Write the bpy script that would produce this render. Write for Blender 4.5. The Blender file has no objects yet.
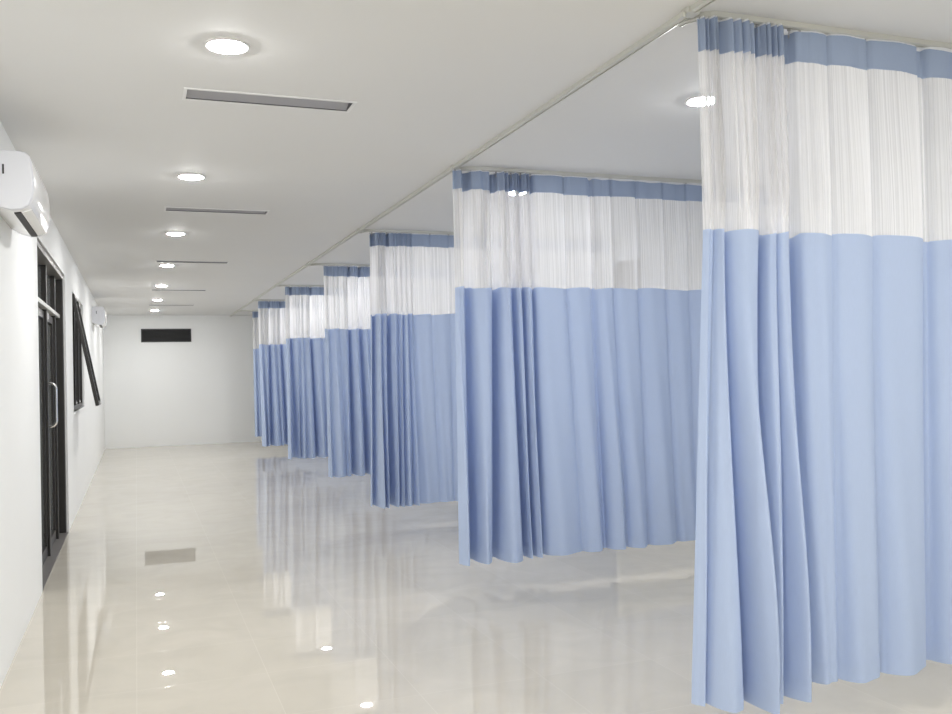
import bpy, bmesh, math, random
from mathutils import Matrix, Vector
PI = math.pi
sc = bpy.context.scene

# ---------------------------------------------------------------- camera
cam_d = bpy.data.cameras.new('camera'); cam = bpy.data.objects.new('camera', cam_d)
sc.collection.objects.link(cam); sc.camera = cam
cam_d.sensor_width = 36.0; cam_d.lens = 908.66 / 952 * 36.0; cam_d.clip_start = 0.05
R_ = Vector((0.93637751, -0.35023662, -0.02305361)); U_ = Vector((0.01641978, -0.02189909, 0.99962534)); F_ = Vector((0.35061026, 0.93640522, 0.01475501))
cam.matrix_world = Matrix(((R_.x, U_.x, -F_.x, 0), (R_.y, U_.y, -F_.y, 0), (R_.z, U_.z, -F_.z, 1.4639), (0, 0, 0, 1)))

# ---------------------------------------------------------------- world, light levels, exposure
world = bpy.data.worlds.new('world'); sc.world = world; world.use_nodes = True
world.node_tree.nodes['Background'].inputs[0].default_value = (0.30, 0.33, 0.36, 1)
world.node_tree.nodes['Background'].inputs[1].default_value = 0.12
LAMP_STRENGTH = 405.0
LAMP_COLOR = (1.0, 0.995, 0.985)
vs = sc.view_settings
vs.view_transform = 'Standard'; vs.look = 'None'; vs.gamma = 1.0; vs.use_curve_mapping = False; vs.exposure = 0.0
try:
    sc.cycles.max_bounces = 14; sc.cycles.diffuse_bounces = 8; sc.cycles.transparent_max_bounces = 24
    sc.cycles.caustics_reflective = False; sc.cycles.sample_clamp_indirect = 6.0
except Exception: pass

# ---------------------------------------------------------------- materials
def mat(name, color, rough=0.5, metal=0.0, spec=0.5, **kw):
    m = bpy.data.materials.new(name); m.use_nodes = True
    b = m.node_tree.nodes['Principled BSDF']
    b.inputs['Base Color'].default_value = (*color, 1); b.inputs['Roughness'].default_value = rough
    b.inputs['Metallic'].default_value = metal; b.inputs['Specular IOR Level'].default_value = spec
    for k, v in kw.items(): b.inputs[k].default_value = v
    return m
def nd(m, t, **kw):
    n = m.node_tree.nodes.new(t)
    for k, v in kw.items(): setattr(n, k, v)
    return n
def lk(m, a, b): m.node_tree.links.new(a, b)

def paint(name, c, var=0.02):
    m = mat(name, c, 0.75, spec=0.25)
    co = nd(m, 'ShaderNodeTexCoord'); no = nd(m, 'ShaderNodeTexNoise'); no.inputs['Scale'].default_value = 1.3; no.inputs['Detail'].default_value = 4
    mx = nd(m, 'ShaderNodeMix', data_type='RGBA'); lk(m, co.outputs['Object'], no.inputs['Vector']); lk(m, no.outputs['Fac'], mx.inputs['Factor'])
    mx.inputs['A'].default_value = (*[x * (1 - var) for x in c], 1); mx.inputs['B'].default_value = (*[min(1, x * (1 + var)) for x in c], 1)
    lk(m, mx.outputs['Result'], m.node_tree.nodes['Principled BSDF'].inputs['Base Color'])
    n2 = nd(m, 'ShaderNodeTexNoise'); n2.inputs['Scale'].default_value = 90; bp = nd(m, 'ShaderNodeBump'); bp.inputs['Strength'].default_value = 0.03
    lk(m, co.outputs['Object'], n2.inputs['Vector']); lk(m, n2.outputs['Fac'], bp.inputs['Height']); lk(m, bp.outputs['Normal'], m.node_tree.nodes['Principled BSDF'].inputs['Normal'])
    return m
M_wall = paint('white_wall_paint', (0.88, 0.888, 0.882))
M_ceil = paint('ceiling_paint', (0.755, 0.755, 0.75))

def floor_mat():
    m = mat('polished_porcelain_tile', (0.6, 0.57, 0.5), 0.045, spec=0.5)
    b = m.node_tree.nodes['Principled BSDF']
    co = nd(m, 'ShaderNodeTexCoord'); mp = nd(m, 'ShaderNodeMapping'); mp.inputs['Location'].default_value = (0.041 + 0.6 * 10, -5.78 + 0.6 * 40, 0)
    lk(m, co.outputs['Object'], mp.inputs['Vector'])
    br = nd(m, 'ShaderNodeTexBrick'); br.offset = 0.0; br.squash = 1.0
    br.inputs['Scale'].default_value = 1.0; br.inputs['Brick Width'].default_value = 0.602; br.inputs['Row Height'].default_value = 0.6
    br.inputs['Mortar Size'].default_value = 0.0018; br.inputs['Mortar Smooth'].default_value = 0.1
    br.inputs['Color1'].default_value = (0.58, 0.54, 0.465, 1); br.inputs['Color2'].default_value = (0.60, 0.56, 0.485, 1); br.inputs['Mortar'].default_value = (0.64, 0.605, 0.53, 1)
    lk(m, mp.outputs['Vector'], br.inputs['Vector'])
    no = nd(m, 'ShaderNodeTexNoise'); no.inputs['Scale'].default_value = 2.2; no.inputs['Detail'].default_value = 7; no.inputs['Distortion'].default_value = 1.4
    lk(m, co.outputs['Object'], no.inputs['Vector'])
    mr = nd(m, 'ShaderNodeMapRange'); mr.inputs['From Min'].default_value = 0.3; mr.inputs['From Max'].default_value = 0.7; mr.inputs['To Min'].default_value = 0.95; mr.inputs['To Max'].default_value = 1.04
    lk(m, no.outputs['Fac'], mr.inputs['Value'])
    mx = nd(m, 'ShaderNodeVectorMath', operation='SCALE'); lk(m, br.outputs['Color'], mx.inputs[0]); lk(m, mr.outputs['Result'], mx.inputs['Scale'])
    lk(m, mx.outputs['Vector'], b.inputs['Base Color'])
    rr = nd(m, 'ShaderNodeMapRange'); rr.inputs['To Min'].default_value = 0.004; rr.inputs['To Max'].default_value = 0.12; lk(m, br.outputs['Fac'], rr.inputs['Value']); lk(m, rr.outputs['Result'], b.inputs['Roughness'])
    return m
M_floor = floor_mat()
fb = M_floor.node_tree.nodes['Principled BSDF']; fb.inputs['Sheen Weight'].default_value = 0.16; fb.inputs['Sheen Roughness'].default_value = 0.35; fb.inputs['Sheen Tint'].default_value = (1.0, 0.95, 0.86, 1)

def cloth_mat(name, c, trans=0.18, weave=500.0):
    m = bpy.data.materials.new(name); m.use_nodes = True; nt = m.node_tree; nt.nodes.clear()
    out = nd(m, 'ShaderNodeOutputMaterial'); df = nd(m, 'ShaderNodeBsdfDiffuse'); tr = nd(m, 'ShaderNodeBsdfTranslucent'); mx = nd(m, 'ShaderNodeMixShader')
    sh = nd(m, 'ShaderNodeBsdfSheen'); ad = nd(m, 'ShaderNodeMixShader')
    uv = nd(m, 'ShaderNodeUVMap'); no = nd(m, 'ShaderNodeTexNoise'); no.inputs['Scale'].default_value = 1.0; no.inputs['Detail'].default_value = 3
    mp = nd(m, 'ShaderNodeMapping'); mp.inputs['Scale'].default_value = (weave, weave * 0.05, 1); lk(m, uv.outputs['UV'], mp.inputs['Vector']); lk(m, mp.outputs['Vector'], no.inputs['Vector'])
    mc = nd(m, 'ShaderNodeMix', data_type='RGBA'); mc.inputs['A'].default_value = (*[x * 0.96 for x in c], 1); mc.inputs['B'].default_value = (*[min(1, x * 1.04) for x in c], 1)
    lk(m, no.outputs['Fac'], mc.inputs['Factor']); lk(m, mc.outputs['Result'], df.inputs['Color']); lk(m, mc.outputs['Result'], tr.inputs['Color'])
    bp = nd(m, 'ShaderNodeBump'); bp.inputs['Strength'].default_value = 0.06; bp.inputs['Distance'].default_value = 0.01
    n2 = nd(m, 'ShaderNodeTexNoise'); n2.inputs['Scale'].default_value = 1.0; n2.inputs['Detail'].default_value = 5
    m2 = nd(m, 'ShaderNodeMapping'); m2.inputs['Scale'].default_value = (14, 3, 1); lk(m, uv.outputs['UV'], m2.inputs['Vector']); lk(m, m2.outputs['Vector'], n2.inputs['Vector'])
    lk(m, n2.outputs['Fac'], bp.inputs['Height']); lk(m, bp.outputs['Normal'], df.inputs['Normal'])
    mx.inputs[0].default_value = trans; lk(m, df.outputs[0], mx.inputs[1]); lk(m, tr.outputs[0], mx.inputs[2])
    sh.inputs['Color'].default_value = (*c, 1); sh.inputs['Roughness'].default_value = 0.5
    ad.inputs[0].default_value = 0.08; lk(m, mx.outputs[0], ad.inputs[1]); lk(m, sh.outputs[0], ad.inputs[2]); lk(m, ad.outputs[0], out.inputs['Surface'])
    return m
M_blue = cloth_mat('pale_blue_curtain_cloth', (0.505, 0.605, 0.82), 0.07)
M_head = cloth_mat('blue_header_cloth_shaded', (0.36, 0.435, 0.59), 0.08)  # darker than the panel: dimness near the ceiling put into the colour
M_hem = cloth_mat('pale_blue_hem_cloth', (0.50, 0.60, 0.815), 0.06)
M_tape = cloth_mat('white_heading_tape', (0.85, 0.86, 0.88), 0.2)

def net_mat():
    m = bpy.data.materials.new('white_curtain_netting'); m.use_nodes = True; nt = m.node_tree; nt.nodes.clear()
    out = nd(m, 'ShaderNodeOutputMaterial'); df = nd(m, 'ShaderNodeBsdfDiffuse'); tr = nd(m, 'ShaderNodeBsdfTranslucent'); mx = nd(m, 'ShaderNodeMixShader')
    tp = nd(m, 'ShaderNodeBsdfTransparent'); fx = nd(m, 'ShaderNodeMixShader')
    df.inputs['Color'].default_value = (0.87, 0.87, 0.885, 1); tr.inputs['Color'].default_value = (0.87, 0.87, 0.885, 1); mx.inputs[0].default_value = 0.32
    lk(m, df.outputs[0], mx.inputs[1]); lk(m, tr.outputs[0], mx.inputs[2])
    uv = nd(m, 'ShaderNodeUVMap'); mp = nd(m, 'ShaderNodeMapping'); mp.inputs['Scale'].default_value = (170, 0.6, 1); lk(m, uv.outputs['UV'], mp.inputs['Vector'])
    no = nd(m, 'ShaderNodeTexNoise'); no.inputs['Scale'].default_value = 1.0; no.inputs['Detail'].default_value = 2.5; lk(m, mp.outputs['Vector'], no.inputs['Vector'])
    mr = nd(m, 'ShaderNodeMapRange'); mr.inputs['From Min'].default_value = 0.38; mr.inputs['From Max'].default_value = 0.66; mr.inputs['To Min'].default_value = 0.56; mr.inputs['To Max'].default_value = 0.76
    lk(m, no.outputs['Fac'], mr.inputs['Value'])
    # thread cover seen through a longer slant path: 1-(1-a)^(1/cos)
    lw = nd(m, 'ShaderNodeNewGeometry'); dt = nd(m, 'ShaderNodeVectorMath', operation='DOT_PRODUCT'); lk(m, lw.outputs['Normal'], dt.inputs[0]); lk(m, lw.outputs['Incoming'], dt.inputs[1])
    ab = nd(m, 'ShaderNodeMath', operation='ABSOLUTE'); lk(m, dt.outputs['Value'], ab.inputs[0]); mxm = nd(m, 'ShaderNodeMath', operation='MAXIMUM'); lk(m, ab.outputs[0], mxm.inputs[0]); mxm.inputs[1].default_value = 0.2
    iv = nd(m, 'ShaderNodeMath', operation='DIVIDE'); iv.inputs[0].default_value = 1.0; lk(m, mxm.outputs[0], iv.inputs[1])
    om = nd(m, 'ShaderNodeMath', operation='SUBTRACT'); om.inputs[0].default_value = 1.0; lk(m, mr.outputs['Result'], om.inputs[1])
    pw = nd(m, 'ShaderNodeMath', operation='POWER'); lk(m, om.outputs[0], pw.inputs[0]); lk(m, iv.outputs[0], pw.inputs[1])
    lk(m, pw.outputs[0], fx.inputs[0]); lk(m, mx.outputs[0], fx.inputs[1]); lk(m, tp.outputs[0], fx.inputs[2]); lk(m, fx.outputs[0], out.inputs['Surface'])
    return m
M_net = net_mat()

M_alu = mat('satin_aluminium_rail', (0.62, 0.62, 0.58), 0.4, 0.3)
M_steel = mat('chrome_handle_steel', (0.82, 0.82, 0.82), 0.15, 1.0)
M_hook = mat('grey_hook_metal', (0.40, 0.40, 0.40), 0.35, 0.8)
M_white = mat('white_gloss_plastic', (0.86, 0.86, 0.86), 0.16)
M_whiteend = mat('white_satin_plastic', (0.72, 0.73, 0.77), 0.45)
M_dark = mat('dark_bronze_aluminium', (0.030, 0.028, 0.026), 0.35, 0.1)
M_head_alu = mat('grey_head_aluminium', (0.22, 0.21, 0.20), 0.4, 0.3)
M_slot = mat('dark_slot', (0.02, 0.02, 0.02), 0.6)
M_grillgrey = mat('grey_vent_metal', (0.36, 0.36, 0.39), 0.45)
M_grilldark = mat('dark_vent_interior', (0.10, 0.10, 0.11), 0.6)
M_flange = mat('white_powder_coated_metal', (0.80, 0.80, 0.80), 0.45)
M_thresh = mat('grey_threshold_stone', (0.16, 0.15, 0.145), 0.35)
M_black = mat('charcoal_louvre_paint', (0.045, 0.045, 0.046), 0.5)
M_brown = mat('brown_window_frame', (0.16, 0.13, 0.10), 0.5)
M_glass = mat('tinted_glass', (0.05, 0.055, 0.055), 0.02, spec=0.9)
gb = M_glass.node_tree.nodes['Principled BSDF']; gb.inputs['Transmission Weight'].default_value = 0.55; gb.inputs['IOR'].default_value = 1.6
gb.inputs['Base Color'].default_value = (0.35, 0.37, 0.37, 1)
M_lamp = bpy.data.materials.new('lit_diffuser'); M_lamp.use_nodes = True; M_lamp.node_tree.nodes.clear()
em = nd(M_lamp, 'ShaderNodeEmission'); em.inputs[0].default_value = (*LAMP_COLOR, 1); em.inputs[1].default_value = LAMP_STRENGTH
lo = nd(M_lamp, 'ShaderNodeOutputMaterial'); lk(M_lamp, em.outputs[0], lo.inputs['Surface'])

# ---------------------------------------------------------------- helpers
def obj(name, bm, m, parent=None, smooth=False, loc=None):
    me = bpy.data.meshes.new(name); bm.normal_update(); bm.to_mesh(me); bm.free()
    o = bpy.data.objects.new(name, me); sc.collection.objects.link(o)
    if m: me.materials.append(m)
    if smooth:
        for p in me.polygons: p.use_smooth = True
    if parent: o.parent = parent
    if loc: o.location = loc
    return o
def tag(o, label=None, cat=None, group=None, kind=None):
    for k, v in (('label', label), ('category', cat), ('group', group), ('kind', kind)):
        if v: o[k] = v
    return o
def empty(name, loc=(0, 0, 0)):
    o = bpy.data.objects.new(name, None); sc.collection.objects.link(o); o.location = loc; o.empty_display_size = 0.1; return o
def add_box(bm, x0, x1, y0, y1, z0, z1, bev=0.0, M=None):
    v = [bm.verts.new((x, y, z)) for z in (z0, z1) for y in (y0, y1) for x in (x0, x1)]
    fs = [bm.faces.new([v[i] for i in f]) for f in ((0, 2, 3, 1), (4, 5, 7, 6), (0, 1, 5, 4), (2, 6, 7, 3), (0, 4, 6, 2), (1, 3, 7, 5))]
    if bev > 0:
        es = list({e for f in fs for e in f.edges})
        r = bmesh.ops.bevel(bm, geom=es, offset=bev, segments=2, affect='EDGES', profile=0.6)
        v = list({vv for f in r['faces'] for vv in f.verts} | {vv for vv in v if vv.is_valid})
    if M is not None: bmesh.ops.transform(bm, matrix=M, verts=[x for x in v if x.is_valid])
    return v
def box(*a, **k):
    bm = bmesh.new(); add_box(bm, *a, **k); return bm
def add_tube(bm, pts, r, n=10, cap=True):
    pts = [Vector(p) for p in pts]; rings = []
    for i, p in enumerate(pts):
        d = (pts[min(i + 1, len(pts) - 1)] - pts[max(i - 1, 0)]).normalized()
        a = d.orthogonal().normalized() if i == 0 else (pa - d * pa.dot(d)).normalized()
        pa = a; b = d.cross(a)
        rings.append([bm.verts.new(p + (a * math.cos(2 * PI * k / n) + b * math.sin(2 * PI * k / n)) * r) for k in range(n)])
    for A, B in zip(rings, rings[1:]):
        for k in range(n): bm.faces.new((A[k], A[(k + 1) % n], B[(k + 1) % n], B[k]))
    if cap: bm.faces.new(rings[0][::-1]); bm.faces.new(rings[-1])
def add_sweep(bm, pts, prof, up=Vector((0, 0, 1))):
    """sweep a closed profile (side, up) along a horizontal path"""
    pts = [Vector(p) for p in pts]; rings = []
    for i, p in enumerate(pts):
        d = (pts[min(i + 1, len(pts) - 1)] - pts[max(i - 1, 0)]).normalized(); s = d.cross(up).normalized()
        rings.append([bm.verts.new(p + s * a + up * b) for a, b in prof])
    n = len(prof)
    for A, B in zip(rings, rings[1:]):
        for k in range(n): bm.faces.new((A[k], A[(k + 1) % n], B[(k + 1) % n], B[k]))
    bm.faces.new(rings[0][::-1]); bm.faces.new(rings[-1])
def add_lathe(bm, prof, n=32, c=(0, 0, 0)):
    rings = [[bm.verts.new((c[0] + r * math.cos(2 * PI * k / n), c[1] + r * math.sin(2 * PI * k / n), c[2] + z)) for k in range(n)] for r, z in prof]
    for A, B in zip(rings, rings[1:]):
        for k in range(n): bm.faces.new((A[k], A[(k + 1) % n], B[(k + 1) % n], B[k]))

# ---------------------------------------------------------------- dimensions
H = 2.80; XL = -0.631; XR = 4.60; YB = 20.592; YF = -4.2
XRAIL = 1.968; NODE = [2.880 + 2.6798 * i for i in range(7)]
VENT_Y = [4.38, 7.49, 10.92, 14.52, 17.57]; VX0, VX1, VW = 0.240, 1.030, 0.165

# ---------------------------------------------------------------- structure
fl = tag(obj('floor', box(XL - 0.16, XR + 0.12, YF - 0.12, YB + 0.12, -0.1, 0), M_floor), kind='structure')
bm = bmesh.new()                                   # ceiling with slots for the linear vents
ys = [YF - 0.12]
for v in VENT_Y: ys += [v, v + VW]
ys.append(YB + 0.12)
T = H + 0.12
for i in range(len(ys) - 1):
    if i % 2 == 0: add_box(bm, XL - 0.16, XR + 0.12, ys[i], ys[i + 1], H, T)
    else:
        add_box(bm, XL - 0.16, VX0, ys[i], ys[i + 1], H, T); add_box(bm, VX1, XR + 0.12, ys[i], ys[i + 1], H, T)
tag(obj('ceiling', bm, M_ceil), kind='structure')
DY0, DY1, DZ = 6.98, 9.58, 2.48                    # door opening
WY0, WY1, WZ0, WZ1 = 10.67, 12.75, 1.12, 2.42      # window opening
bm = bmesh.new(); xa = XL - 0.15
add_box(bm, xa, XL, YF, DY0, 0, H); add_box(bm, xa, XL, DY0, DY1, DZ, H); add_box(bm, xa, XL, DY1, WY0, 0, H)
add_box(bm, xa, XL, WY0, WY1, 0, WZ0); add_box(bm, xa, XL, WY0, WY1, WZ1, H); add_box(bm, xa, XL, WY1, YB, 0, H)
tag(obj('wall_left', bm, M_wall), kind='structure')
RWY0, RWY1, RWZ0, RWZ1 = 7.69, 8.15, 1.05, 2.52
bm = bmesh.new(); xb = XR + 0.12
add_box(bm, XR, xb, YF, RWY0, 0, H); add_box(bm, XR, xb, RWY1, YB, 0, H); add_box(bm, XR, xb, RWY0, RWY1, 0, RWZ0); add_box(bm, XR, xb, RWY0, RWY1, RWZ1, H)
tag(obj('wall_right', bm, M_wall), kind='structure')
tag(obj('wall_back', box(XL - 0.16, xb, YB, YB + 0.12, 0, H), M_wall), kind='structure')
tag(obj('wall_front', box(XL - 0.16, xb, YF - 0.12, YF, 0, H), M_wall), kind='structure')

# ---------------------------------------------------------------- glazed door in the left wall
d1 = tag(empty('door_1', (XL, DY0, 0)), kind='structure')
def rel(bm, p): bmesh.ops.translate(bm, vec=(-p[0], -p[1], -p[2]), verts=bm.verts); return bm
P = (XL, DY0, 0)
fx0, fx1 = XL - 0.135, XL - 0.058
bm = bmesh.new(); ft = 0.055
add_box(bm, fx0, fx1, DY0, DY0 + ft, 0.0, DZ, 0.004); add_box(bm, fx0, XL - 0.018, DY1 - ft, DY1, 0.0, DZ, 0.004)
for y in (8.36, 9.22): add_box(bm, fx0, fx1, y - 0.03, y + 0.03, 0.0, DZ - ft, 0.004)
obj('door_frame', rel(bm, P), M_dark, d1)
bm = bmesh.new(); add_box(bm, fx0, XL - 0.012, DY0 + ft, DY1 - ft, DZ - ft, DZ, 0.004); tag(obj('door_head', rel(bm, P), M_head_alu, d1), 'grey metal head of the frame')
bm = bmesh.new()
add_box(bm, fx0 - 0.002, fx1 + 0.014, DY0 + ft, DY1 - ft, 2.055, 2.09, 0.004)
tag(obj('transom_bar', rel(bm, P), M_alu, d1), 'pale metal transom bar')
bm = bmesh.new()
for a, b in ((DY0 + ft, 8.33), (8.39, 9.19), (9.25, DY1 - ft)): add_box(bm, XL - 0.103, XL - 0.097, a, b, 2.10, DZ - ft)
obj('transom_glass', rel(bm, P), M_glass, d1)
for a, b, hy in ((DY0 + ft, 8.33, None), (8.39, 9.19, 8.47), (9.25, DY1 - ft, None)):
    w = 0.06
    bm = bmesh.new(); lx0, lx1 = XL - 0.125, XL - 0.078
    add_box(bm, lx0, lx1, a + 0.003, a + w, 0.012, 2.04, 0.003); add_box(bm, lx0, lx1, b - w, b - 0.003, 0.012, 2.04, 0.003)
    add_box(bm, lx0, lx1, a + w, b - w, 1.975, 2.04, 0.003); add_box(bm, lx0, lx1, a + w, b - w, 0.012, 0.10, 0.003)
    lf = obj('door_leaf', rel(bm, P), M_dark, d1)
    obj('door_glass', rel(box(XL - 0.104, XL - 0.098, a + w, b - w, 0.10, 1.975), P), M_glass, lf)
    if hy:
        bm = bmesh.new(); xx = lx1; off = 0.072; z0, z1 = 1.07, 1.44; r = 0.05
        pts = [(xx, hy, z0)] + [(xx + off - r + r * math.sin(t), hy, z0 + r - r * math.cos(t)) for t in [k * PI / 12 for k in range(7)]]
        pts += [(xx + off - r + r * math.cos(t), hy, z1 - r + r * math.sin(t)) for t in [k * PI / 12 for k in range(7)]] + [(xx, hy, z1)]
        add_tube(bm, pts, 0.011, 12); obj('door_handle', rel(bm, P), M_steel, lf, True)
        bm = bmesh.new(); add_box(bm, xx, xx + 0.022, hy - 0.015, hy + 0.015, 1.98, 2.035, 0.003); tag(obj('door_closer', rel(bm, P), M_flange, lf), 'pale metal latch')
obj('door_threshold', rel(box(XL - 0.15, XL - 0.002, DY0 + 0.002, DY1 - 0.002, 0.0, 0.006), P), M_thresh, d1)
bm = bmesh.new()                                   # pale reveal bead at the far jamb
add_box(bm, XL - 0.016, XL + 0.004, DY1 - 0.012, DY1, 0.006, DZ)
add_box(bm, XL - 0.010, XL + 0.004, DY0, DY1 - 0.012, DZ - 0.012, DZ)
tag(obj('door_reveal', rel(bm, P), M_flange, d1), 'pale reveal bead')

# ---------------------------------------------------------------- awning window in the left wall
w1 = tag(empty('window_1', (XL, WY0, WZ0)), kind='structure'); P = (XL, WY0, WZ0)
bm = bmesh.new(); ft = 0.05; wx0, wx1 = XL - 0.11, XL - 0.02
add_box(bm, wx0, wx1, WY0, WY0 + ft, WZ0, WZ1, 0.003); add_box(bm, wx0, wx1, WY1 - ft, WY1, WZ0, WZ1, 0.003)
add_box(bm, wx0, wx1, WY0 + ft, WY1 - ft, WZ0, WZ0 + ft, 0.003); add_box(bm, wx0, wx1, WY0 + ft, WY1 - ft, WZ1 - ft, WZ1, 0.003)
sp = (WY1 - WY0 - ft) / 3
for k in (1, 2): add_box(bm, wx0, wx1, WY0 + sp * k, WY0 + sp * k + ft, WZ0 + ft, WZ1 - ft, 0.003)
obj('window_frame', rel(bm, P), M_dark, w1)
for k in range(3):
    a, b = WY0 + sp * k + ft - (0.035 if k == 0 else 0), WY0 + sp * (k + 1) + (0.01 if k == 0 else 0); z0, z1 = WZ0 + ft - (0.02 if k == 0 else 0), WZ1 - ft + (0.02 if k == 0 else 0)
    Mx = None
    xo = XL - 0.06
    if k == 0:                                     # this sash swings into the room from its top hinge
        piv = Vector((XL - 0.015, 0, z1)); Mx = Matrix.Translation(piv) @ Matrix.Rotation(-math.radians(10.8), 4, 'Y') @ Matrix.Translation(-piv); xo = XL
    bm = bmesh.new(); s = 0.042
    for q in ((a, a + s, z0, z1), (b - s, b, z0, z1), (a + s, b - s, z0, z0 + s), (a + s, b - s, z1 - s, z1)):
        add_box(bm, xo - 0.018, xo + 0.018, q[0], q[1], q[2], q[3], 0.003)
    gl = box(xo - 0.003, xo + 0.003, a + s, b - s, z0 + s, z1 - s)
    bh = box(xo + 0.018, xo + 0.034, (a + b) / 2 - 0.05, (a + b) / 2 + 0.05, z0 + 0.01, z0 + 0.03, bev=0.003)
    if Mx:
        for q in (bm, gl, bh): bmesh.ops.transform(q, matrix=Mx, verts=q.verts)
    sh = obj('window_sash', rel(bm, P), M_dark, w1); obj('window_glass', rel(gl, P), M_glass, sh); obj('window_latch', rel(bh, P), M_flange, sh)
obj('window_sill', rel(box(XL - 0.02, XL + 0.018, WY0 - 0.02, WY1 + 0.02, WZ0 - 0.03, WZ0, bev=0.004), P), M_wall, w1)

# window in the right wall, seen through the netting
w2 = tag(empty('window_2', (XR, RWY0, RWZ0)), kind='structure'); P = (XR, RWY0, RWZ0)
bm = bmesh.new()
add_box(bm, XR - 0.02, XR + 0.08, RWY0, RWY0 + 0.05, RWZ0, RWZ1); add_box(bm, XR - 0.02, XR + 0.08, RWY1 - 0.05, RWY1, RWZ0, RWZ1)
add_box(bm, XR - 0.02, XR + 0.08, RWY0 + 0.05, RWY1 - 0.05, RWZ0, RWZ0 + 0.05); add_box(bm, XR - 0.02, XR + 0.08, RWY0 + 0.05, RWY1 - 0.05, RWZ1 - 0.05, RWZ1)
obj('window_frame', rel(bm, P), M_brown, w2)
obj('window_shutter', rel(box(XR + 0.0, XR + 0.02, RWY0 + 0.05, RWY1 - 0.05, RWZ0 + 0.05, RWZ1 - 0.05), P), M_brown, w2)

# ---------------------------------------------------------------- curtain tracks
prof = [(-0.016, 0), (-0.016, -0.020), (-0.006, -0.024), (-0.006, -0.019), (0.006, -0.019), (0.006, -0.024), (0.016, -0.020), (0.016, 0)]
t = tag(empty('curtain_track', (XRAIL, NODE[0], H)), 'long grey metal curtain track running the length of the aisle ceiling', 'curtain track')
bm = bmesh.new(); add_sweep(bm, [(0, YF + 0.02 - NODE[0], 0), (0, YB - NODE[0], 0)], prof); obj('rail', bm, M_alu, t)
def junction(parent, y):
    bm = bmesh.new()
    add_box(bm, -0.026, 0.026, y - 0.026, y + 0.026, -0.0238, 0.0, 0.004); add_tube(bm, [(-0.030, y, -0.016), (-0.030, y, -0.036)], 0.008, 10)
    obj('junction_clip', bm, M_alu, parent)
for y in NODE: junction(t, y - NODE[0])
ORD = ['nearest the camera', 'second from the camera', 'third from the camera', 'fourth from the camera', 'fifth from the camera', 'sixth from the camera', 'farthest from the camera']
for i, y in enumerate(NODE):
    c = tag(empty('curtain_track', (XRAIL, y, H)), 'grey cross track on the ceiling carrying the blue curtain ' + ORD[i], 'curtain track', 'cross tracks over the bays')
    bm = bmesh.new(); r = 0.11
    pts = [(0.018, 0.128, 0)] + [(0.018 + r - r * math.cos(a), 0.018 + r - r * math.sin(a), 0) for a in [k * PI / 16 for k in range(9)]]
    pts = [(0.027 + (p[0] - 0.018), p[1] - 0.018, 0) for p in pts]
    add_sweep(bm, pts + [(XR - 0.002 - XRAIL, 0, 0)], prof); obj('rail', bm, M_alu, c)
    obj('end_bracket', box(XR - XRAIL - 0.03, XR - XRAIL - 0.001, -0.025, 0.025, -0.0235, -0.0, bev=0.003), M_alu, c)

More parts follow.
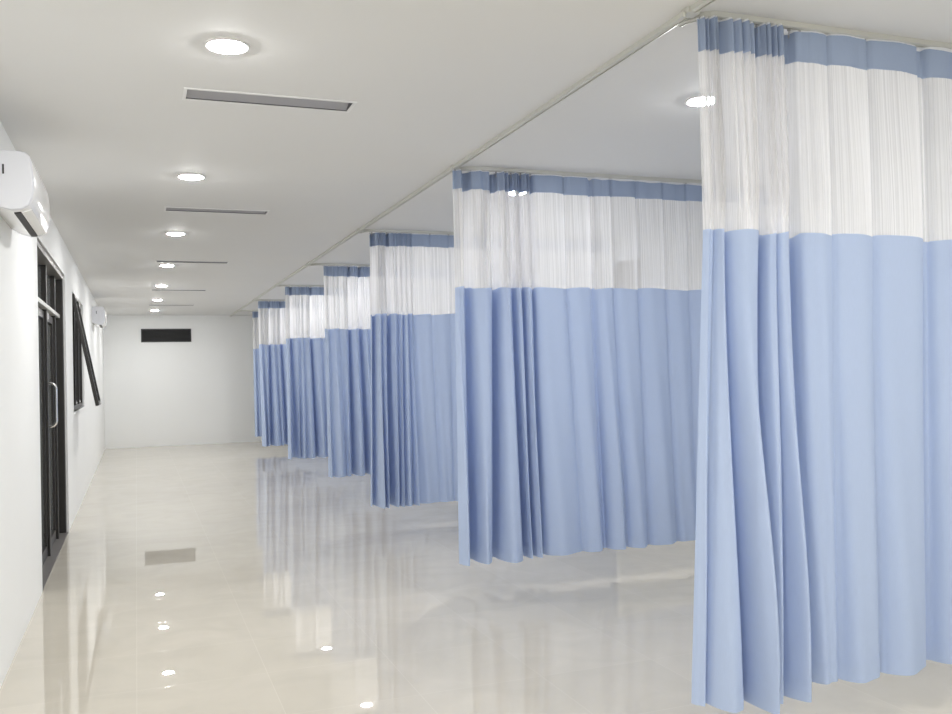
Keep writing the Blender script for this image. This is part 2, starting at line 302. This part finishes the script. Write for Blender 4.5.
# ---------------------------------------------------------------- curtains
Z_TOP, Z_HEAD, Z_HEM, Z_BOT = 2.765, 2.645, 0.305, 0.225
def smooth(t): t = max(0.0, min(1.0, t)); return t * t * (3 - 2 * t)
def curtain(i, panels, hooks, seed, label, zb=Z_BOT, Z_NET=2.005):
    """panels: (x at blue top, x at hem, forward bulge at top, at hem, overlap, header ripples); ends with a closing (xt, xb)"""
    rnd = random.Random(seed); y0 = NODE[i]
    root = tag(empty('privacy_curtain', (XRAIL, y0, 0)), label, 'curtain', 'privacy curtains between the bays')
    ph = [(rnd.uniform(0, 6.28), rnd.uniform(0, 6.28), rnd.uniform(-1, 1)) for _ in panels]
    N = 18 if i < 3 else 12
    def pos(k, s, z):
        a = panels[k]; b = panels[k + 1]
        v = (Z_NET - z) / (Z_NET - Z_BOT); vt = max(0, v)                   # 0 at the net seam, 1 at the hem
        up = smooth((z - Z_NET) / (Z_TOP - Z_NET)) if z > Z_NET else 0
        lin = min(1.0, vt)
        xa = a[0] + (a[1] - a[0]) * lin; xb_ = b[0] + (b[1] - b[0]) * lin; w = xb_ - xa
        A = a[2] + (a[3] - a[2]) * smooth(vt)
        if a[2] < -0.03: A *= 1.7
        A *= (1 - 0.45 * up)
        wob = 1 + 0.10 * math.sin(ph[k][0] + z * 2.6) * (1 - up)
        ov = a[4] * (1 - 0.3 * up)
        x = xa + w * s + ov * abs(w) * math.sin(2 * PI * s)
        d = -A * wob * (max(0.0, math.sin(PI * s)) ** (0.50 - 0.22 * up))
        d += 0.010 * math.sin(ph[k][1] + s * 9 + z * 1.7) * math.sin(PI * s) * (0.4 + 0.6 * vt)      # soft wrinkles
        if a[5]: d += a[5] * math.sin(PI * s) ** 0.5 * smooth((z - 1.98) / 0.16) * math.sin(2 * PI * s * a[6])
        if z > Z_NET: d += 0.0035 * math.sin(s * w * 230 + ph[k][0]) * math.sin(PI * s) * (1 - up * 0.7)
        swing = -0.03 * smooth(vt) * (1 if A > 0.05 else 0.3)
        return x - XRAIL, d + swing * math.sin(PI * min(1, s + 0.2))
    def sheet(name, zs, m, off=0.0, parent=root, zwob=False):
        bm = bmesh.new(); uvl = bm.loops.layers.uv.new('UVMap'); rows = []; U = []
        cols = [(k, j / N) for k in range(len(panels) - 1) for j in range(N)] + [(len(panels) - 2, 1.0)]
        mid = zs[len(zs) // 2]; u = 0; lastp = None
        for c in cols:
            p = pos(c[0], c[1], mid)
            if lastp: u += math.hypot(p[0] - lastp[0], p[1] - lastp[1])
            lastp = p; U.append(u)
        for z in zs:
            row = []
            for (k, s) in cols:
                x, d = pos(k, s, z); zz = z
                if zwob: zz += 0.006 * ph[k][2] + 0.005 * math.sin(ph[k][0] + 3 * s)
                if m is M_blue and z == Z_NET or (m is M_net and z == Z_NET): zz += 0.007 * math.sin(ph[k][0] + 2 * s)
                if z == Z_HEAD: zz += 0.004 * math.sin(ph[k][1] + 2 * s)
                if z == Z_TOP and k > len(panels) // 2: zz -= 0.009 * math.sin(PI * s)
                row.append(bm.verts.new((x, d + off, zz)))
            rows.append(row)
        for r in range(len(zs) - 1):
            for c in range(len(cols) - 1):
                f = bm.faces.new((rows[r][c], rows[r + 1][c], rows[r + 1][c + 1], rows[r][c + 1])); f.smooth = True
                for lp, (cc, rr) in zip(f.loops, ((c, r), (c, r + 1), (c + 1, r + 1), (c + 1, r))): lp[uvl].uv = (U[cc], zs[rr])
        return obj(name, bm, m, parent)
    lerp = lambda a, b, n: [a + (b - a) * q / n for q in range(n + 1)]
    hd = sheet('header_band', lerp(Z_TOP, Z_HEAD, 4), M_head)
    sheet('heading_tape', lerp(Z_TOP + 0.008, Z_TOP - 0.018, 1), M_tape, 0.006, hd)
    sheet('net_panel', lerp(Z_HEAD, Z_NET, 14), M_net)
    sheet('cloth_panel', lerp(Z_NET, zb + 0.075, 26), M_blue)
    sheet('hem', lerp(zb + 0.082, zb, 2), M_hem, -0.0015, zwob=False)
    hm = None
    for hx in hooks:
        if hm is None:
            bm = bmesh.new(); add_box(bm, -0.006, 0.006, -0.004, 0.004, H - 0.034, H - 0.0245, 0.0015)
            add_tube(bm, [(0, 0, H - 0.03), (0, 0, Z_TOP - 0.022), (0.0, 0.004, Z_TOP - 0.026), (0, 0.006, Z_TOP - 0.012)], 0.0022, 6)
            h_ = obj('hook', bm, M_hook, root); hm = h_
        else:
            h_ = hm.copy(); sc.collection.objects.link(h_); h_.parent = root
        h_.location = (hx - XRAIL, 0.0, 0)
    return root

def loose(x0, x1, w, A, rnd, xb0=None):
    """panels of about width w from x0 to x1 with gentle bulges; hem drifts back over the run"""
    n = max(1, round((x1 - x0) / w)); out = []; sh = (xb0 - x0) if xb0 is not None else 0
    x = x0
    for k in range(n):
        f = k / n
        j = rnd.uniform(-0.02, 0.02) if k else 0; jb = rnd.uniform(-0.035, 0.035) if k else 0
        a = A * rnd.uniform(0.7, 1.25)
        out.append((x0 + (x1 - x0) * f + j, x0 + (x1 - x0) * f + j + jb + sh * (1 - f), a * 0.8, a * 1.15, 0.0, 0, 0))
    return out
XE = 4.57
rnd = random.Random(4)
R = 0.024
p1 = [(1.998, 1.888, .020, .035, .00, .018, 2), (2.040, 1.935, .045, .120, .00, R, 3), (2.070, 2.065, -.02, -.02, .0, .012, 1), (2.095, 2.078, .060, .190, .0, R, 4),
      (2.240, 2.120, -.05, -.05, .0, .012, 1), (2.268, 2.150, .045, .125, .0, R, 3), (2.312, 2.235, .050, .140, .0, R, 3), (2.375, 2.345, -.055, -.06, .0, .006, 2), (2.445, 2.440, .030, .040, .0, .006, 1),
      (2.600, 2.555, .045, .065, -.03, 0, 0), (2.800, 2.755, .050, .065, -.03, 0, 0), (3.068, 3.000, -.015, -.015, 0, 0, 0), (3.115, 3.055, .050, .060, -.03, 0, 0)] + loose(3.34, XE, .22, .05, rnd, 3.28) + [(XE, XE, 0, 0, 0, 0, 0)]
h1 = [2.013, 2.06, 2.11, 2.15, 2.19, 2.23, 2.27, 2.30, 2.34, 2.38, 2.42, 2.47, 2.613, 2.797, 2.992, 3.196, 3.378, 3.58, 3.77, 3.96, 4.17, 4.36, 4.55]
curtain(0, p1, h1, 1, 'pale blue privacy curtain with white netting, nearest the camera, cut by the right edge', Z_NET=1.965)
p2 = [(1.947, 1.926, .035, .085, 0, .012, 1), (2.010, 1.995, -.06, -.07, 0, 0, 0), (2.070, 2.050, .055, .110, .02, .012, 2), (2.205, 2.150, -.07, -.08, 0, R, 1), (2.255, 2.205, .060, .150, .0, R, 2),
      (2.335, 2.360, -.04, -.06, .0, R, 1), (2.365, 2.395, .05, .07, .0, R, 2), (2.405, 2.430, -.05, -.05, .0, R, 1), (2.430, 2.455, .055, .07, .0, R, 2), (2.480, 2.500, -.05, -.05, 0, .01, 1),
      (2.515, 2.535, .045, .060, -.02, .004, 1), (2.745, 2.815, .045, .065, -.02, 0, 0), (2.930, 2.970, -.012, -.015, 0, 0, 0), (2.965, 3.010, .05, .08, 0, 0, 0), (3.100, 3.150, .048, .08, -.02, 0, 0)] + loose(3.30, XE, .20, .048, rnd, 3.32) + [(XE, XE, 0, 0, 0, 0, 0)]
h2 = [1.965, 2.08, 2.189, 2.253, 2.29, 2.325, 2.36, 2.395, 2.43, 2.465, 2.50, 2.655, 2.851, 3.029, 3.218, 3.379, 3.567, 3.726, 3.92, 4.12, 4.33, 4.53]
curtain(1, p2, h2, 2, 'pale blue privacy curtain with white netting top, second from the camera')
def bunched(x0, xb0, ws, wb, x_end, seed, lw=.20):
    r = random.Random(seed); out = []; x = x0; xb = xb0
    for k, (a, b) in enumerate(zip(ws, wb)):
        narrow = a < .045
        out.append((x, xb, -.06 if narrow else .065, -.08 if narrow else r.uniform(.10, .15), 0 if narrow else r.uniform(0, .12), .012, 2)); x += a; xb += b
    return out + loose(x, x_end, lw, .042, r, xb) + [(x_end, x_end, 0, 0, 0, 0, 0)]
def hk(p, n0, step=.19):
    a = p[0][0] + .015; b = p[n0][0]; m = max(3, int((b - a) / .045)); out = [a + (b - a) * k / m for k in range(m + 1)]
    x = b + step
    while x < XE: out.append(x); x += step
    return out
LB = ['third', 'fourth', 'fifth', 'sixth']
specs = [(2.062, 2.025, [.038, .05, .055, .03, .075, .045, .05, .05], [.05, .055, .03, .06, .05, .04, .10, .06]),
         (2.145, 2.150, [.05, .13, .11, .03, .10, .035, .08, .10, .03, .09, .06], [.05, .17, .06, .05, .12, .05, .10, .04, .05, .10, .05]),
         (2.090, 2.085, [.06, .03, .12, .05, .10, .03, .14, .05, .10, .12], [.05, .10, .03, .10, .13, .04, .13, .08, .05, .10]),
         (2.030, 2.048, [.07, .10, .03, .09, .08, .03, .08, .07, .03, .08, .10], [.10, .03, .06, .15, .04, .07, .06, .05, .09, .08, .06]),
         (2.245, 2.249, [.06, .08, .03, .09, .10, .03, .09, .08], [.06, .08, .04, .09, .10, .03, .09, .08])]
for q, (a, b, ws, wb) in enumerate(specs):
    p = bunched(a, b, ws, wb, XE, 20 + q)
    lab = ('pale blue privacy curtain with white netting top, %s from the camera' % LB[q]) if q < 4 else 'pale blue privacy curtain with netting, farthest of the row, closest to the back wall'
    curtain(2 + q, p, hk(p, len(ws)), 40 + q, lab)

# ---------------------------------------------------------------- recessed downlights
def downlight(x, y, label, group):
    t = tag(empty('ceiling_downlight', (x, y, H)), label, 'ceiling light', group)
    bm = bmesh.new(); add_lathe(bm, [(0.0745, 0.0), (0.0745, -0.004), (0.078, -0.008), (0.086, -0.009), (0.090, -0.005), (0.091, 0.0)], 40); obj('trim_ring', bm, M_flange, t, True)
    bm = bmesh.new(); add_lathe(bm, [(0.074, -0.003), (0.066, -0.010), (0.048, -0.016), (0.022, -0.019)], 20); bm.faces.new([v for v in bm.verts if v.co.z < -0.0185])
    bmesh.ops.recalc_face_normals(bm, faces=bm.faces)
    obj('diffuser', bm, M_lamp, t); return t
ON = ['first', 'second', 'third', 'fourth', 'fifth', 'sixth', 'seventh']
for k in range(-3, 7):
    y = 3.761 + 2.5416 * k
    if k >= 0: lab = 'round lit ceiling downlight over the aisle, %s visible from the camera' % ON[k]
    else: lab = 'added unseen ceiling downlight over the aisle behind the camera, %s one back' % ['first', 'second', 'third'][-k - 1]  # unseen lamps, added to brighten the near end of the room
    downlight(0.366, y, lab, 'aisle downlights')
for y, w in [(-3.86, 'added out of view at the far right behind the camera'), (-1.32, 'added out of view to the right just behind the camera'), (1.22, 'added out of view in the bay in front of the nearest curtain'), (3.86, 'in the bay between the nearest and second curtains'), (6.28, 'in the bay between the second and third curtains'), (8.92, 'in the bay between the third and fourth curtains'),  # first three are unseen, added to light the nearest curtain
             (11.5, 'in the bay between the fourth and fifth curtains'), (14.12, 'in the bay between the fifth and sixth curtains'), (16.85, 'in the bay between the sixth and farthest curtains')]:
    downlight(2.70, y, 'round lit ceiling downlight ' + w, 'bay downlights')

# ---------------------------------------------------------------- linear ceiling vents
for k, y in enumerate(VENT_Y):
    t = tag(empty('ceiling_vent', ((VX0 + VX1) / 2, y + VW / 2, H)), 'long narrow grey slot vent in the aisle ceiling, %s from the camera' % ON[k], 'vent', 'linear ceiling vents')
    hw = (VX1 - VX0) / 2; hy = VW / 2
    bm = bmesh.new(); f = 0.012
    add_box(bm, -hw - f, hw + f, -hy - f, -hy + 0.004, -0.004, -0.0002); add_box(bm, -hw - f, hw + f, hy - 0.004, hy + f, -0.004, -0.0002)
    add_box(bm, -hw - f, -hw + 0.004, -hy + 0.004, hy - 0.004, -0.004, -0.0002); add_box(bm, hw - 0.004, hw + f, -hy + 0.004, hy - 0.004, -0.004, -0.0002)
    obj('vent_frame', bm, M_flange, t)
    bm = bmesh.new(); e = 0.0015
    add_box(bm, -hw + e, hw - e, -hy + e, hy - e, 0.085, 0.09); add_box(bm, -hw + e, hw - e, -hy + e, -hy + 0.004, 0, 0.085); add_box(bm, -hw + e, hw - e, hy - 0.004, hy - e, 0, 0.085)
    add_box(bm, -hw + e, -hw + 0.004, -hy + 0.004, hy - 0.004, 0, 0.085); add_box(bm, hw - 0.004, hw - e, -hy + 0.004, hy - 0.004, 0, 0.085)
    obj('vent_box', bm, M_grilldark, t)
    bm = bmesh.new()
    v = [bm.verts.new(p) for p in ((-hw + .005, 0.0, 0.028), (hw - .005, 0.0, 0.028), (hw - .005, hy - 0.005, 0.004), (-hw + .005, hy - 0.005, 0.004))]
    w = [bm.verts.new((a.co.x, a.co.y, a.co.z + 0.004)) for a in v]
    bm.faces.new(v[::-1]); bm.faces.new(w)
    for a in range(4): bm.faces.new((v[a], v[(a + 1) % 4], w[(a + 1) % 4], w[a]))
    obj('vent_blade', bm, M_grillgrey, t)

# ---------------------------------------------------------------- black louvred vent on the back wall
t = tag(empty('wall_vent', (0.622, YB, 2.225)), 'wide black louvred vent high on the white back wall', 'vent')
hw = 0.51; hh = 0.285
bm = bmesh.new()
for a in ((-hw, hw, 0, 0.022), (-hw, hw, hh - 0.022, hh), (-hw, -hw + 0.022, 0.022, hh - 0.022), (hw - 0.022, hw, 0.022, hh - 0.022)): add_box(bm, a[0], a[1], -0.022, -0.0005, a[2], a[3], 0.002)
obj('vent_frame', bm, M_black, t)
obj('vent_backing', box(-hw + .022, hw - .022, -0.004, -0.0005, .022, hh - .022), M_slot, t)
n = 9; z0, z1 = 0.022, hh - 0.022
for k in range(n):
    z = z0 + (k + 0.5) * (z1 - z0) / n
    bm = box(-hw + .0225, hw - .0225, -0.0085, 0.0085, -0.0015, 0.0015); bmesh.ops.rotate(bm, cent=(0, 0, 0), matrix=Matrix.Rotation(math.radians(40), 3, 'X'), verts=bm.verts)
    bmesh.ops.translate(bm, vec=(0, -0.0135, z), verts=bm.verts); obj('louvre', bm, M_black, t)

# ---------------------------------------------------------------- split air conditioners
def aircon(y0, y1, z0, z1, label):
    L = y1 - y0; D = 0.200; h = z1 - z0
    t = tag(empty('air_conditioner', (XL, y0, z0)), label, 'air conditioner', 'wall air conditioners')
    # cross-section in (x, z), from back-top round the front to the back-bottom
    sec = [(0.0, h), (0.135, h), (0.162, h - 0.006), (0.178, h - 0.020), (0.187, h - 0.050), (0.195, h * 0.55), (0.196, h * 0.38), (0.190, h * 0.22), (0.172, h * 0.09), (0.142, h * 0.02), (0.10, 0.0), (0.05, 0.012), (0.0, 0.04)]
    def shell(a, b, s=1.0):
        bm = bmesh.new(); st = [(a, 0.955), (a + 0.004, 0.985), (a + 0.014, 1.0), (b - 0.014, 1.0), (b - 0.004, 0.985), (b, 0.955)]
        rings = [[bm.verts.new((x * q * s, y, h / 2 + (z - h / 2) * q)) for x, z in sec] for y, q in st]
        n = len(sec)
        for A, B in zip(rings, rings[1:]):
            for k in range(n): bm.faces.new((A[k], A[(k + 1) % n], B[(k + 1) % n], B[k]))
        bm.faces.new(rings[0][::-1]); bm.faces.new(rings[-1]); bmesh.ops.recalc_face_normals(bm, faces=bm.faces)
        return bm
    o = obj('body', shell(0.022, L - 0.022), M_white, t, True)
    for a, b in ((0.0, 0.022), (L - 0.022, L)):
        e = obj('end_panel', shell(a, b, 0.99), M_whiteend, t); tag(e, 'matte end panel')
    bm = box(0.0, 0.030, 0.06, L - 0.06, -0.004, 0.004)
    bmesh.ops.rotate(bm, cent=(0, 0, 0), matrix=Matrix.Rotation(math.radians(-5), 3, 'Y'), verts=bm.verts); bmesh.ops.translate(bm, vec=(0.103, 0, -0.001), verts=bm.verts)
    obj('air_outlet', bm, M_slot, t)
    bm = box(0.0, 0.045, 0.065, L - 0.065, -0.003, 0.003, bev=0.001)
    bmesh.ops.rotate(bm, cent=(0, 0, 0), matrix=Matrix.Rotation(math.radians(-20), 3, 'Y'), verts=bm.verts); bmesh.ops.translate(bm, vec=(0.136, 0, 0.003), verts=bm.verts)
    obj('louvre_flap', bm, M_white, t)
    bm = box(0.062, 0.070, -0.002, 0.002, h * 0.60, h * 0.76, bev=0.001); obj('end_slot', bm, M_slot, t)
aircon(4.72, 5.60, 2.262, 2.545, 'white wall split air conditioner cut by the left edge of the photo, nearest the camera')
aircon(15.35, 16.2, 2.31, 2.60, 'small distant white wall split air conditioner beyond the open window')
